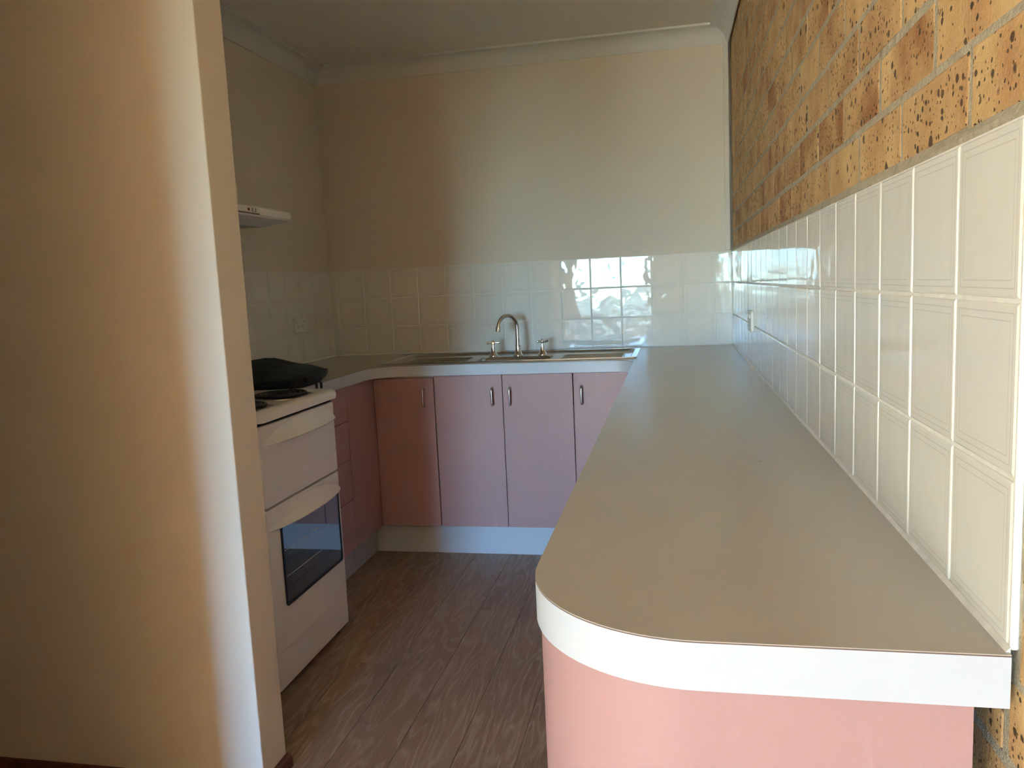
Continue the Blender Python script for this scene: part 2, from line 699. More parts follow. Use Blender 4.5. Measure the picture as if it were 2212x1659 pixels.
def tile_mesh(u0, u1, v0, v1):
    bm = bmesh.new()
    # local: x along the wall, y out of the wall (front face at y = 0), z up
    box(bm, u0, u1, 0.0, TT, v0, v1)
    es = [e for e in bm.edges if all(abs(v.co.y) < 1e-6 for v in e.verts)]
    bmesh.ops.bevel(bm, geom=es, offset=0.0028, segments=2, affect='EDGES', profile=0.5)
    bmesh.ops.recalc_face_normals(bm, faces=bm.faces)
    me = bpy.data.meshes.new('tile')
    bm.to_mesh(me)
    bm.free()
    me.materials.append(mat('glazed_tile'))
    return me


H = 0.0742
TILE_CACHE = {}


def put_tile(parent, centre, rotz, u0=-H, u1=H):
    key = (round(u0, 4), round(u1, 4))
    if key not in TILE_CACHE:
        TILE_CACHE[key] = tile_mesh(u0, u1, -H, H)
    o = link(bpy.data.objects.new('tile', TILE_CACHE[key]), parent)
    o.location = centre
    o.rotation_euler = Euler((random.gauss(0, 0.0022), random.gauss(0, 0.0010), rotz + random.gauss(0, 0.0022)), 'XYZ')
    return o


def tile_row(parent, fixed, rotz, along, start, a, b):
    """along: 'x' or 'y'; tile grid seam at start; tiles kept between a and b."""
    n0 = int(math.floor((a - start) / TP + 1e-6))
    n1 = int(math.ceil((b - start) / TP - 1e-6))
    for n in range(n0, n1):
        c = start + (n + 0.5) * TP
        lo = max(c - H, a + 0.001) - c
        hi = min(c + H, b - 0.001) - c
        if hi - lo < 0.006:
            continue
        for r in range(3):
            z = ZC + (r + 0.5) * TP
            if along == 'x':
                put_tile(parent, (c, fixed, z), rotz, lo, hi)
            elif rotz < 0:       # local +x runs to -y
                put_tile(parent, (fixed, c, z), rotz, -hi, -lo)
            else:                # local +x runs to +y
                put_tile(parent, (fixed, c, z), rotz, lo, hi)


# sink wall: face looks to -y ; right wall: looks to -x ; left wall: looks to +x
tile_row(wall_back, D, 0.0, 'x', -0.0817, XL, 0.0)
tile_row(wall_right, 0.0, math.radians(-90), 'y', YE, YE, D)
tile_row(wall_left, XL, math.radians(90), 'y', 3.926, 2.62, D)
ZT = ZC + 3 * TP
g = obj('grout', bx(XL - 0.003, 0.003, D + 0.0014, D + 0.008, ZC - 0.03, ZT - 0.0005), 'grout', wall_back)
bm = bmesh.new()
box(bm, 0.0016, 0.0130, YE + 0.002, D, ZC - 0.001, ZT - 0.0005)
g = obj('grout', bm, 'grout', wall_right)
# white edge strip closing the near end of the tiling and mortar bed above it
bm = bmesh.new()
box(bm, 0.0, 0.0072, YE - 0.0050, YE + 0.0008, ZC + 0.001, ZT, bev=0.0015)
obj('edge_strip', bm, 'grout', wall_right)
bm = bmesh.new()
nseg = 60
r0 = []
for i in range(nseg + 1):
    y = YE + (D - YE) * i / nseg
    j = random.uniform(-0.0012, 0.0012)
    k = random.uniform(-0.0008, 0.0008)
    r0.append(ring(bm, [(0.0135, y, ZT - 0.002), (0.0025 + k, y, ZT - 0.0005), (0.0030 + j, y, ZT + 0.006 + k), (0.0062, y, ZT + 0.0135 + j), (0.0135, y, ZT + 0.0135)]))
skin(bm, r0)
obj('mortar_bed', bm, 'mortar', wall_right)
g = obj('grout', bx(XL - 0.008, XL - 0.0014, 2.60, D + 0.003, ZC - 0.03, ZT - 0.0005), 'grout', wall_left)

# ---- face bricks
BL, BHT, BPY, BPZ = 0.2265, 0.0730, 0.2365, 0.0825
brick_variants = []


def brick_mesh(l0, l1, seed):
    rnd = random.Random(seed)
    bm = bmesh.new()
    box(bm, 0.0, 0.045, l0, l1, -BHT / 2, BHT / 2)
    for v in bm.verts:
        v.co.y += rnd.uniform(-0.0026, 0.0022)
        v.co.z += rnd.uniform(-0.0024, 0.0022)
        if v.co.x < 0.01:
            v.co.x += rnd.uniform(-0.0004, 0.0004)
    es = [e for e in bm.edges if all(v.co.x < 0.01 for v in e.verts)]
    bmesh.ops.bevel(bm, geom=es, offset=0.0026, segments=2, affect='EDGES', profile=0.5)
    bmesh.ops.recalc_face_normals(bm, faces=bm.faces)
    me = bpy.data.meshes.new('brick')
    bm.to_mesh(me)
    bm.free()
    me.materials.append(mat('brick_clay'))
    return me


for i in range(8):
    brick_variants.append(brick_mesh(-BL / 2, BL / 2, i))
ZB0 = ZT + 0.0135


def brick_course(row, ya, yb):
    zc = ZB0 + BPZ * row + BHT / 2
    off = (0.873, 0.987)[row % 2] + random.uniform(-0.008, 0.008)
    n0 = int(math.floor((ya - off) / BPY)) - 1
    for n in range(n0, n0 + 40):
        c = off + BPY * (n + 0.5)
        lo = max(c - BL / 2, ya) - c
        hi = min(c + BL / 2, yb) - c
        if hi - lo < 0.03:
            continue
        if zc + BHT / 2 > HC - 0.002:
            continue
        if hi - lo > BL - 0.002:
            me = random.choice(brick_variants)
        else:
            me = brick_mesh(lo, hi, n * 31 + row)
        o = link(bpy.data.objects.new('brick', me), wall_right)
        o.location = (0.0062 + random.uniform(-0.0005, 0.0003), c, zc)
        o.rotation_euler = (0, random.uniform(-0.005, 0.005), random.uniform(-0.0015, 0.0015))


for r in range(0, 12):
    brick_course(r, -0.24, D - 0.004)
for r in range(-16, 0):
    brick_course(r, -0.24, 1.10 if ZB0 + BPZ * r < ZC - 0.03 else YE - 0.008)

# ---- sliding glass door in the rear wall and the world outside
door1 = bpy.data.objects.new('door_1', None)
door1.location = ((WX0 + WX1) / 2, YW - 0.06, 0)
C.objects.link(door1)
struct(door1, 'aluminium framed sliding glass door of the dining room')
bm = bmesh.new()
for x in (WX0, WX1 - 0.05):
    box(bm, x, x + 0.05, YW - 0.10, YW - 0.02, 0, WZ1)
box(bm, WX0, WX1, YW - 0.10, YW - 0.02, WZ1 - 0.05, WZ1)
box(bm, WX0, WX1, YW - 0.10, YW - 0.02, -0.003, 0.04)
obj('frame', bm, 'alu_frame', door1)
xm = (WX0 + WX1) / 2
obj('stile', bx(xm - 0.03, xm + 0.03, YW - 0.085, YW - 0.045, 0.04, WZ1 - 0.05), 'alu_frame', door1)
obj('rail', bx(WX0 + 0.05, WX1 - 0.05, YW - 0.075, YW - 0.05, 0.92, 0.97), 'alu_frame', door1)
obj('pane', bx(WX0 + 0.05, xm - 0.03, YW - 0.066, YW - 0.060, 0.04, WZ1 - 0.05), 'window_glass', door1)
obj('pane', bx(xm + 0.03, WX1 - 0.05, YW - 0.066, YW - 0.060, 0.04, WZ1 - 0.05), 'window_glass', door1)
struct(obj('floor_terrace', bx(-6, 4, YW - 3.4, YW - 0.12, -0.16, -0.04), 'deck_wood'), 'timber terrace outside the sliding door')
struct(obj('floor_garden', bx(-80, 80, -140, 40, -1.6, -1.2), 'grass_ground'), 'ground outside')
fence = thing('timber_fence', 'low timber paling fence outside the glass door', 'fence', (0, -12.6, -1.2))
for i in range(48):
    obj('paling', bx(-6 + i * 0.21, -6 + i * 0.21 + 0.19, -12.62, -12.60, -1.2, 0.30 + 0.015 * (i % 3)), 'fence_wood', fence)
for z in (-0.9, 0.05):
    obj('fence_rail', bx(-6, 4.1, -12.66, -12.62, z, z + 0.08), 'fence_wood', fence)

for xa, xb, za in ((WX0, WX1, 0.0),):
    pd = bpy.data.lights.new('daylight_portal', 'AREA')
    pd.shape = 'RECTANGLE'
    pd.size = xb - xa
    pd.size_y = WZ1 - za
    pd.cycles.is_portal = True
    po = bpy.data.objects.new('daylight_portal', pd)
    po.location = ((xa + xb) / 2, YW - 0.13, (za + WZ1) / 2)
    po.rotation_euler = Vector((0, 1, 0)).to_track_quat('-Z', 'Z').to_euler()
    C.objects.link(po)

# ================================================================== CABINETS
XF = -1.640      # drawer fronts on the cooker side
YF = 3.372       # door fronts under the sink
XR = -0.432      # door fronts of the long bench
XLE, YBE, XRE, YNE = -1.622, 3.358, -0.449, 0.714   # worktop edges


def dpull(parent, p, face, z0=0.712, z1=0.792):
    """a bent rod handle; face gives the outward direction."""
    d = Vector(face)
    base = Vector(p)
    pts = []
    r = 0.014
    out = 0.027
    pts.append(base + Vector((0, 0, z0)) + d * 0.0)
    for k in range(0, 7):
        a = math.radians(15 * k)
        pts.append(base + Vector((0, 0, z0 + r - r * math.cos(a))) + d * (out - r + r * math.sin(a)))
    for k in range(0, 7):
        a = math.radians(90 - 15 * k)
        pts.append(base + Vector((0, 0, z1 - r + r * math.cos(a))) + d * (out - r + r * math.sin(a)))
    pts.append(base + Vector((0, 0, z1)) + d * 0.0)
    bm = bmesh.new()
    tube(bm, pts, 0.0046, 10)
    o = obj('handle', bm, 'satin_metal', parent, smooth=True, angle=60)
    o['label'] = 'satin metal bow handle'
    return o


# --- cabinets under the sink
cab = thing('corner_cabinet', 'pink corner base cabinet whose single door meets the drawer unit at a right angle', 'cabinet', (-1.64, 3.68, 0), 'pink base cabinets')
obj('carcass', bx(-2.08, -1.3515, 3.392, 3.985, 0.149, 0.849), 'carcass', cab)
d_ = obj('door', bx(-1.637, -1.3525, YF, YF + 0.018, 0.150, 0.840, bev=0.001), 'pink_laminate', cab)
dpull(d_, (-1.397, YF, 0), (0, -1, 0))
obj('filler_panel', bx(XF - 0.018, XF, 3.0665, 3.386, 0.146, 0.846, bev=0.001), 'pink_laminate', cab)

cab = thing('sink_cabinet', 'pink double door base cabinet below the sink and taps', 'cabinet', (-1.035, 3.68, 0), 'pink base cabinets')
obj('carcass', bx(-1.3495, -0.7185, 3.392, 3.985, 0.149, 0.700), 'carcass', cab)
d_ = obj('door', bx(-1.3480, -1.0352, YF, YF + 0.018, 0.150, 0.848, bev=0.001), 'pink_laminate', cab)
dpull(d_, (-1.078, YF, 0), (0, -1, 0))
d_ = obj('door', bx(-1.0322, -0.7200, YF, YF + 0.018, 0.150, 0.848, bev=0.001), 'pink_laminate', cab)
dpull(d_, (-0.998, YF, 0), (0, -1, 0))

cab = thing('base_cabinet', 'pink base cabinet with a scuffed door tucked against the long bench', 'cabinet', (-0.57, 3.68, 0), 'pink base cabinets')
obj('carcass', bx(-0.7165, -0.020, 3.392, 3.985, 0.149, 0.849), 'carcass', cab)
d_ = obj('door', bx(-0.7155, -0.4360, YF, YF + 0.018, 0.150, 0.848, bev=0.001), 'pink_laminate', cab)
dpull(d_, (-0.680, YF, 0), (0, -1, 0))

# --- drawer unit beside the cooker
cab = thing('drawer_unit', 'pink four drawer unit between the cooker and the corner', 'drawers', (-1.86, 2.84, 0), 'pink base cabinets')
obj('carcass', bx(-2.08, XF - 0.019, 2.614, 3.0645, 0.146, 0.849), 'carcass', cab)
zs = [0.146, 0.362, 0.535, 0.700, 0.846]
for a, b2 in zip(zs, zs[1:]):
    obj('drawer', bx(XF - 0.018, XF, 2.615, 3.0635, a + 0.0012, b2 - 0.0012, bev=0.001), 'pink_laminate', cab)

# --- cabinets of the long bench (doors face the cooker)
yy = [0.7370, 1.640, 2.500, 3.362]
labs = ['pink base cabinet at the open end of the long bench, with a flat end panel',
        'pink base cabinet in the middle of the long bench, doors facing the cooker',
        'pink base cabinet of the long bench next to the sink run, doors facing the cooker']
for i, (a, b2) in enumerate(zip(yy, yy[1:])):
    cab = thing('bench_cabinet', labs[i], 'cabinet', (-0.22, (a + b2) / 2, 0), 'pink base cabinets')
    if i == 0:
        a = 0.912
    obj('carcass', bx(-0.412, -0.028, a + 0.0005, b2 - 0.001, 0.149, 0.849), 'carcass', cab)
    ym = (a + b2) / 2
    d_ = obj('door', bx(XR, XR + 0.018, a + 0.001, ym - 0.0012, 0.150, 0.848, bev=0.001), 'pink_laminate', cab)
    dpull(d_, (XR, ym - 0.042, 0), (-1, 0, 0))
    d_ = obj('door', bx(XR, XR + 0.018, ym + 0.0012, b2 - 0.002, 0.150, 0.848, bev=0.001), 'pink_laminate', cab)
    dpull(d_, (XR, ym + 0.042, 0), (-1, 0, 0))
    if i == 0:
        rc, ccx, ccy = 0.180, -0.264, 0.899
        pts = [(-0.028, ccy - rc), (-0.028, ccy - rc + 0.018)] + arc(ccx, ccy, rc - 0.018, 270, 180, 16)
        pts += [(ccx - rc + 0.018, 0.911), (ccx - rc, 0.911)] + arc(ccx, ccy, rc, 180, 270, 16)
        o = obj('end_panel', prism(bmesh.new(), pts, 'z', 0.0, 0.8500), 'pink_laminate', cab, smooth=True, angle=30)
        o['label'] = 'curved pink end panel'

# --- kickboards
tag(obj('kickboard', bx(-1.700, -0.378, 3.438, 3.454, 0.0, 0.149), 'white_laminate', loc=(-1.04, 3.446, 0)),
    'white kickboard under the sink cabinets', 'kickboard', 'white kickboards')
tag(obj('kickboard', bx(-1.716, -1.7002, 2.614, 3.454, 0.0, 0.1455), 'white_laminate', loc=(-1.708, 3.0, 0)),
    'white kickboard under the drawers beside the cooker', 'kickboard', 'white kickboards')
tag(obj('kickboard', bx(-0.3778, -0.362, 0.915, 3.454, 0.0, 0.149), 'white_laminate', loc=(-0.37, 2.0, 0)),
    'white kickboard under the long bench', 'kickboard', 'white kickboards')

# ================================================================== WORKTOP
SX0, SX1, SY0, SY1 = -1.622, -0.443, 3.432, 3.905     # sink outline
outline = [(-0.0012, YNE), (-0.0012, D - 0.0012), (XL + 0.0012, D - 0.0012), (XL + 0.0012, 2.612), (XLE, 2.612)]
rl = 0.135
outline += arc(XLE + rl, YBE - rl, rl, 180, 90, 12)
rr_ = 0.085
outline += arc(XRE - rr_, YBE - rr_, rr_, 90, 0, 10)
rn = 0.185
outline += arc(XRE + rn, YNE + rn, rn, 180, 270, 20)
hole = rrect(SX0 + 0.02, SX1 - 0.02, SY0 + 0.02, SY1 - 0.02, 0.03, 3)


def slab(pts, hole, z0, z1, inset=0.0):
    bm = bmesh.new()
    top = []
    for loop in (pts, hole):
        vs = [bm.verts.new((p[0], p[1], z1)) for p in loop]
        for i in range(len(vs)):
            top.append(bm.edges.new((vs[i], vs[(i + 1) % len(vs)])))
    r = bmesh.ops.triangle_fill(bm, use_beauty=True, use_dissolve=False, edges=top)
    fs = [f for f in bm.faces]
    ex = bmesh.ops.extrude_face_region(bm, geom=fs)
    vs = [v for v in ex['geom'] if isinstance(v, bmesh.types.BMVert)]
    for v in vs:
        v.co.z = z0
    return bm


wt = thing('worktop', 'continuous U shaped greige laminate worktop with a white front edge', 'worktop', (-1.05, 2.4, 0.85))
obj('laminate_top', slab(outline, hole, ZC - 0.0009, ZC), 'worktop_laminate', wt)
obj('laminate_core', slab(outline, hole, ZC - 0.0022, ZC - 0.0009), 'laminate_core', wt)
# white band follows the front edges
o = obj('edge_band', slab([(x, y) for x, y in outline], hole, ZC - 0.0495, ZC - 0.0022), 'white_laminate', wt, smooth=True, angle=30)
o['label'] = 'white laminate front edge'
bm = bmesh.new()
q = 0.0045
prism(bm, [(-0.0002, ZC - 0.0005), (-q, ZC - 0.0003), (-0.0025, ZC + 0.0022), (-0.0002, ZC + q)], 'y', YE - 0.006, D)
prism(bm, [(D - 0.0002, ZC - 0.0005), (D - q, ZC - 0.0003), (D - 0.0025, ZC + 0.0022), (D - 0.0002, ZC + q)], 'x', XL, 0)
prism(bm, [(XL + 0.0002, ZC - 0.0005), (XL + q, ZC - 0.0003), (XL + 0.0025, ZC + 0.0022), (XL + 0.0002, ZC + q)], 'y', 2.612, D)
obj('sealant_bead', bm, 'sealant', wt)

# ================================================================== SINK AND TAPS
sink = thing('kitchen_sink', 'long stainless steel sink with one bowl and two drainers set in the worktop', 'sink', ((SX0 + SX1) / 2, 3.67, ZC))
ZR, ZP = ZC + 0.0045, ZC - 0.007
BXa, BXb, BYa, BYb = -1.205, -0.845, 3.475, 3.735


def loopv(bm, pts, z):
    return [bm.verts.new((p[0], p[1], z)) for p in pts]


bm = bmesh.new()
nn = 5
o0 = loopv(bm, rrect(SX0, SX1, SY0, SY1, 0.012, nn), ZC + 0.0004)
o1 = loopv(bm, rrect(SX0 + 0.001, SX1 - 0.001, SY0 + 0.001, SY1 - 0.001, 0.012, nn), ZR)
o2 = loopv(bm, rrect(SX0 + 0.024, SX1 - 0.024, SY0 + 0.016, SY1 - 0.024, 0.030, nn), ZR)
o3 = loopv(bm, rrect(SX0 + 0.034, SX1 - 0.034, SY0 + 0.024, SY1 - 0.034, 0.028, nn), ZP + 0.002)
o4 = loopv(bm, rrect(SX0 + 0.044, SX1 - 0.044, SY0 + 0.030, SY1 - 0.044, 0.024, nn), ZP)
for a, b2 in ((o0, o1), (o1, o2), (o2, o3), (o3, o4)):
    n = len(a)
    for i in range(n):
        j = (i + 1) % n
        bm.faces.new((a[i], a[j], b2[j], b2[i]))
# drainer pan with the bowl opening
h0 = loopv(bm, rrect(BXa, BXb, BYa, BYb, 0.05, nn), ZP)
es = []
for lp in (o4, h0):
    for i in range(len(lp)):
        va, vb = lp[i], lp[(i + 1) % len(lp)]
        e = bm.edges.get((va, vb)) or bm.edges.new((va, vb))
        es.append(e)
bmesh.ops.triangle_fill(bm, use_beauty=True, edges=es)
obj('drainer', bm, 'sink_steel', sink, smooth=True, angle=25)
bm = bmesh.new()
prev = None
for k, (ins, z) in enumerate(((0, ZP), (0.004, ZP - 0.004), (0.010, ZP - 0.02), (0.018, ZP - 0.13), (0.035, ZP - 0.15), (0.07, ZP - 0.155))):
    lp = loopv(bm, rrect(BXa + ins, BXb - ins, BYa + ins, BYb - ins, max(0.05 - ins * 0.2, 0.02), nn), z)
    if prev:
        for i in range(len(lp)):
            j = (i + 1) % len(lp)
            bm.faces.new((prev[i], prev[j], lp[j], lp[i]))
    prev = lp
bm.faces.new(prev)
obj('bowl', bm, 'sink_steel', sink, smooth=True, angle=40)
for side in (0, 1):
    x0, x1 = ((SX0 + 0.075, BXa - 0.05), (BXb + 0.05, SX1 - 0.075))[side]
    for k in range(6):
        y = 3.51 + k * 0.045
        obj('drainer_rib', tube(bmesh.new(), [(x0, y, ZP - 0.001), (x0 + 0.02, y, ZP + 0.0005), (x1 - 0.02, y, ZP + 0.0005), (x1, y, ZP - 0.001)], 0.0032, 8), 'sink_steel', sink, smooth=True)
obj('waste', lathe(bmesh.new(), [(0.0, 0.001), (0.030, 0.001), (0.034, 0.003), (0.040, 0.002), (0.041, 0.0)], (-1.025, 3.605, ZP - 0.155), 20), 'chrome', sink, smooth=True)

TYB = 3.785
tap = thing('spout', 'tall chrome gooseneck spout on the sink between the two taps', 'tap', (-1.036, TYB, ZP))
obj('base', lathe(bmesh.new(), [(0.0, 0.0), (0.0245, 0.0), (0.0245, 0.003), (0.022, 0.008), (0.0165, 0.016), (0.0140, 0.024), (0.0140, 0.045), (0.0155, 0.046), (0.0155, 0.052), (0.0125, 0.056), (0.0, 0.056)], (-1.036, TYB, ZP), 24), 'chrome', tap, smooth=True)
dirv = Vector((-0.073, -0.095, 0)).normalized()
R_ = 0.060
cpos = Vector((-1.036, TYB, 0))
path = [cpos + Vector((0, 0, ZP + 0.05)), cpos + Vector((0, 0, ZP + 0.09)), cpos + Vector((0, 0, 1.034))]
for k in range(1, 17):
    a = math.radians(180 - k * 11)
    path.append(cpos + dirv * (R_ + R_ * math.cos(a)) + Vector((0, 0, 1.034 + R_ * math.sin(a))))
neck = obj('neck', tube(bmesh.new(), path, 0.0102, 14), 'chrome', tap, smooth=True, angle=60)
e1, e0 = path[-1], path[-2]
dd = (e1 - e0).normalized()
obj('aerator', tube(bmesh.new(), [e1 - dd * 0.004, e1 - dd * 0.003, e1 + dd * 0.018, e1 + dd * 0.019], [0.0105, 0.0132, 0.0132, 0.0105], 16), 'chrome', neck, smooth=True, angle=40)

for lab, tx, ang in (('chrome cross handle tap nearer the corner cabinet', -1.161, 12), ('chrome cross handle tap nearer the long bench', -0.914, 42)):
    t_ = thing('tap', lab, 'tap', (tx, TYB, ZP), 'chrome sink taps')
    obj('base', lathe(bmesh.new(), [(0.0, 0.0), (0.0235, 0.0), (0.0235, 0.003), (0.021, 0.008), (0.0145, 0.018), (0.0120, 0.028), (0.0110, 0.044), (0.0, 0.045)], (tx, TYB, ZP), 24), 'chrome', t_, smooth=True)
    obj('spindle', lathe(bmesh.new(), [(0.0, 0.04), (0.0052, 0.04), (0.0045, 0.062), (0.0, 0.062)], (tx, TYB, ZP), 14), 'chrome', t_, smooth=True)
    hd = obj('cross_handle', lathe(bmesh.new(), [(0.0, 0.056), (0.006, 0.057), (0.0095, 0.062), (0.0095, 0.070), (0.007, 0.075), (0.0065, 0.079), (0.0, 0.081)], (tx, TYB, ZP), 18), 'chrome', t_, smooth=True)
    for k in range(4):
        a = math.radians(ang + 90 * k)
        dv = Vector((math.cos(a), math.sin(a), 0))
        c0 = Vector((tx, TYB, ZP + 0.067))
        obj('arm', tube(bmesh.new(), [c0 + dv * 0.006, c0 + dv * 0.014, c0 + dv * 0.030, c0 + dv * 0.032], [0.0042, 0.0042, 0.0066, 0.0050], 10), 'chrome', hd, smooth=True, angle=40)

# ================================================================== COOKER
CY0, CY1 = 2.058, 2.606
XD = -1.482
ck = thing('cooker', 'off white freestanding electric cooker with coil hotplates beside the nib wall', 'cooker', (-1.78, (CY0 + CY1) / 2, 0))
obj('body', bx(-2.085, XD - 0.030, CY0 + 0.004, CY1 - 0.004, 0.03, 0.868, bev=0.004), 'enamel', ck)
obj('kick_panel', bx(XD - 0.0300, XD - 0.006, CY0 + 0.004, CY1 - 0.004, 0.026, 0.146, bev=0.004, seg=2), 'enamel', ck)
for fx in (-1.53, -2.04):
    for fy in (CY0 + 0.06, CY1 - 0.05):
        obj('foot', lathe(bmesh.new(), [(0, 0), (0.02, 0), (0.018, 0.012), (0.012, 0.014), (0.012, 0.032), (0, 0.032)], (fx, fy, 0), 14), 'black_rubber', ck)


def front_panel(y0, y1, z0, z1, xf, xb, r):
    """an enamelled door with rounded vertical edges."""
    pts = arc(xf - r, y1 - r, r, 0, 90, 5)
    pts += [(xb, y1), (xb, y0)]
    pts += arc(xf - r, y0 + r, r, 270, 360, 5)
    bm = bmesh.new()
    prism(bm, pts, 'z', z0, z1)
    es = [e for e in bm.edges if abs(e.verts[0].co.z - e.verts[1].co.z) < 1e-5 and not all(v.co.x < xb + 1e-4 for v in e.verts)]
    bmesh.ops.bevel(bm, geom=es, offset=0.004, segments=2, affect='EDGES')
    return bm


def scoop_handle(parent, y0, y1, zl, zh, xf, out):
    """eye shaped moulded grip: hollow above, lip below."""
    bm = bmesh.new()
    rings = []
    n = 28
    for i in range(n + 1):
        t = -1 + 2 * i / n
        s = max(0.0, 1 - abs(t) ** 2.2) ** 0.75
        y = (y0 + y1) / 2 + t * (y1 - y0) / 2
        ztop = zl + (zh - zl) * s
        zlip = zl - 0.004 * s
        o_ = out * s
        e = 0.0006
        rings.append(ring(bm, [
            (xf - 0.003, y, ztop + 0.001 + e), (xf + 0.001 * s + 0.0002, y, ztop + e),
            (xf + o_ * 0.22 + 0.0002, y, ztop - (ztop - zlip) * 0.35),
            (xf + o_ * 0.50 + 0.0002, y, ztop - (ztop - zlip) * 0.68),
            (xf + o_ * 0.90 + 0.0002, y, zlip + (ztop - zlip) * 0.13),
            (xf + o_ + 0.0002, y, zlip + (ztop - zlip) * 0.05),
            (xf + o_ * 0.92 + 0.0002, y, zlip - 0.001),
            (xf + 0.0001, y, zlip - 0.004 * s - e), (xf - 0.003, y, zlip - 0.004 * s - e)]))
    skin(bm, rings)
    return obj('handle', bm, 'enamel', parent, smooth=True, angle=45)


obj('gap_shade_strip', bx(XD - 0.0305, XD - 0.012, CY0 + 0.006, CY1 - 0.006, 0.8535, 0.8700), 'dark_gap', ck)  # solid dark strip that paints the shade of the gap below the hob
gd = obj('grill_door', front_panel(CY0, CY1, 0.609, 0.8555, XD, XD - 0.029, 0.022), 'enamel', ck, smooth=True, angle=30)
scoop_handle(gd, CY0 + 0.040, CY1 - 0.004, 0.798, 0.852, XD, 0.034)
od = obj('oven_door', front_panel(CY0, CY1, 0.148, 0.601, XD, XD - 0.029, 0.022), 'enamel', ck, smooth=True, angle=30)
scoop_handle(od, CY0 + 0.030, CY1 - 0.006, 0.537, 0.590, XD, 0.034)
bm = bmesh.new()
prism(bm, rrect(CY0 + 0.090, CY1 - 0.036, 0.278, 0.536, 0.012, 4), 'x', XD - 0.002, XD + 0.0022)
gl = obj('oven_window', bm, 'oven_glass', od)
gl['label'] = 'dark glass window in the oven door'
bm = bmesh.new()
for (a, b2) in (((CY0 + 0.090, 0.278), (CY1 - 0.036, 0.536)),):
    outer = rrect(a[0] - 0.003, b2[0] + 0.003, a[1] - 0.003, b2[1] + 0.003, 0.014, 4)
    inner = rrect(a[0] + 0.007, b2[0] - 0.007, a[1] + 0.007, b2[1] - 0.007, 0.010, 4)
    ro = ring(bm, [(XD + 0.0012, p[0], p[1]) for p in outer])
    ro2 = ring(bm, [(XD + 0.0034, p[0], p[1]) for p in outer])
    ri2 = ring(bm, [(XD + 0.0034, p[0], p[1]) for p in inner])
    ri = ring(bm, [(XD + 0.0012, p[0], p[1]) for p in inner])
    for A, B in ((ro, ro2), (ro2, ri2), (ri2, ri)):
        for i in range(len(A)):
            j = (i + 1) % len(A)
            bm.faces.new((A[i], A[j], B[j], B[i]))
obj('gasket', bm, 'black_rubber', gl)
for z in (0.452, 0.368):
    obj('reflection_wire', tube(bmesh.new(), [(XD + 0.0025, CY0 + 0.10, z), (XD + 0.0025, CY0 + 0.35, z)], 0.0011, 8), 'plastic_white', gl)  # pale reflection behind the glass, painted as white wires

# hob: raised rolled rim with a recessed plate
bm = bmesh.new()
HX0, HX1 = -2.085, -1.466
l0 = loopv(bm, rrect(HX0, HX1, CY0, CY1, 0.028, 6), 0.869)
l1 = loopv(bm, rrect(HX0, HX1 + 0.002, CY0 - 0.001, CY1 + 0.001, 0.028, 6), 0.884)
l2 = loopv(bm, rrect(HX0, HX1 - 0.002, CY0 + 0.001, CY1 - 0.001, 0.028, 6), 0.894)
l3 = loopv(bm, rrect(HX0 + 0.006, HX1 - 0.010, CY0 + 0.006, CY1 - 0.006, 0.026, 6), 0.9005)
l4 = loopv(bm, rrect(HX0 + 0.016, HX1 - 0.024, CY0 + 0.016, CY1 - 0.016, 0.022, 6), 0.903)
l5 = loopv(bm, rrect(HX0 + 0.030, HX1 - 0.040, CY0 + 0.032, CY1 - 0.032, 0.016, 6), 0.9015)
l6 = loopv(bm, rrect(HX0 + 0.036, HX1 - 0.048, CY0 + 0.040, CY1 - 0.040, 0.012, 6), 0.8955)
skin(bm, [l0, l1, l2, l3, l4, l5, l6])
hob = obj('hob', bm, 'enamel', ck, smooth=True, angle=50)
hob['label'] = 'off white hob with a rolled front edge'


def element(cx, cy, R):
    bowl = obj('drip_bowl', lathe(bmesh.new(), [(R + 0.012, 0.8955), (R + 0.011, 0.8985), (R + 0.005, 0.8995), (R, 0.8975), (R - 0.01, 0.8965), (0.0, 0.8960)], (cx, cy, 0), 36, cap=False), 'drip_metal', ck, smooth=True)
    bm = bmesh.new()
    turns = 4.2
    pts = []
    nn_ = int(turns * 26)
    for i in range(nn_ + 1):
        a = 2 * math.pi * turns * i / nn_
        r = 0.020 + (R - 0.028) * i / nn_
        pts.append((cx + r * math.cos(a + 0.4), cy + r * math.sin(a + 0.4), 0.9045))
    tube(bm, pts, 0.0048, 7)
    co = obj('coil', bm, 'coil', bowl, smooth=True, angle=60)
    co['label'] = 'black spiral coil element'


element(-1.612, 2.452, 0.100)
element(-1.600, 2.190, 0.082)
element(-1.890, 2.452, 0.082)
element(-1.890, 2.190, 0.100)

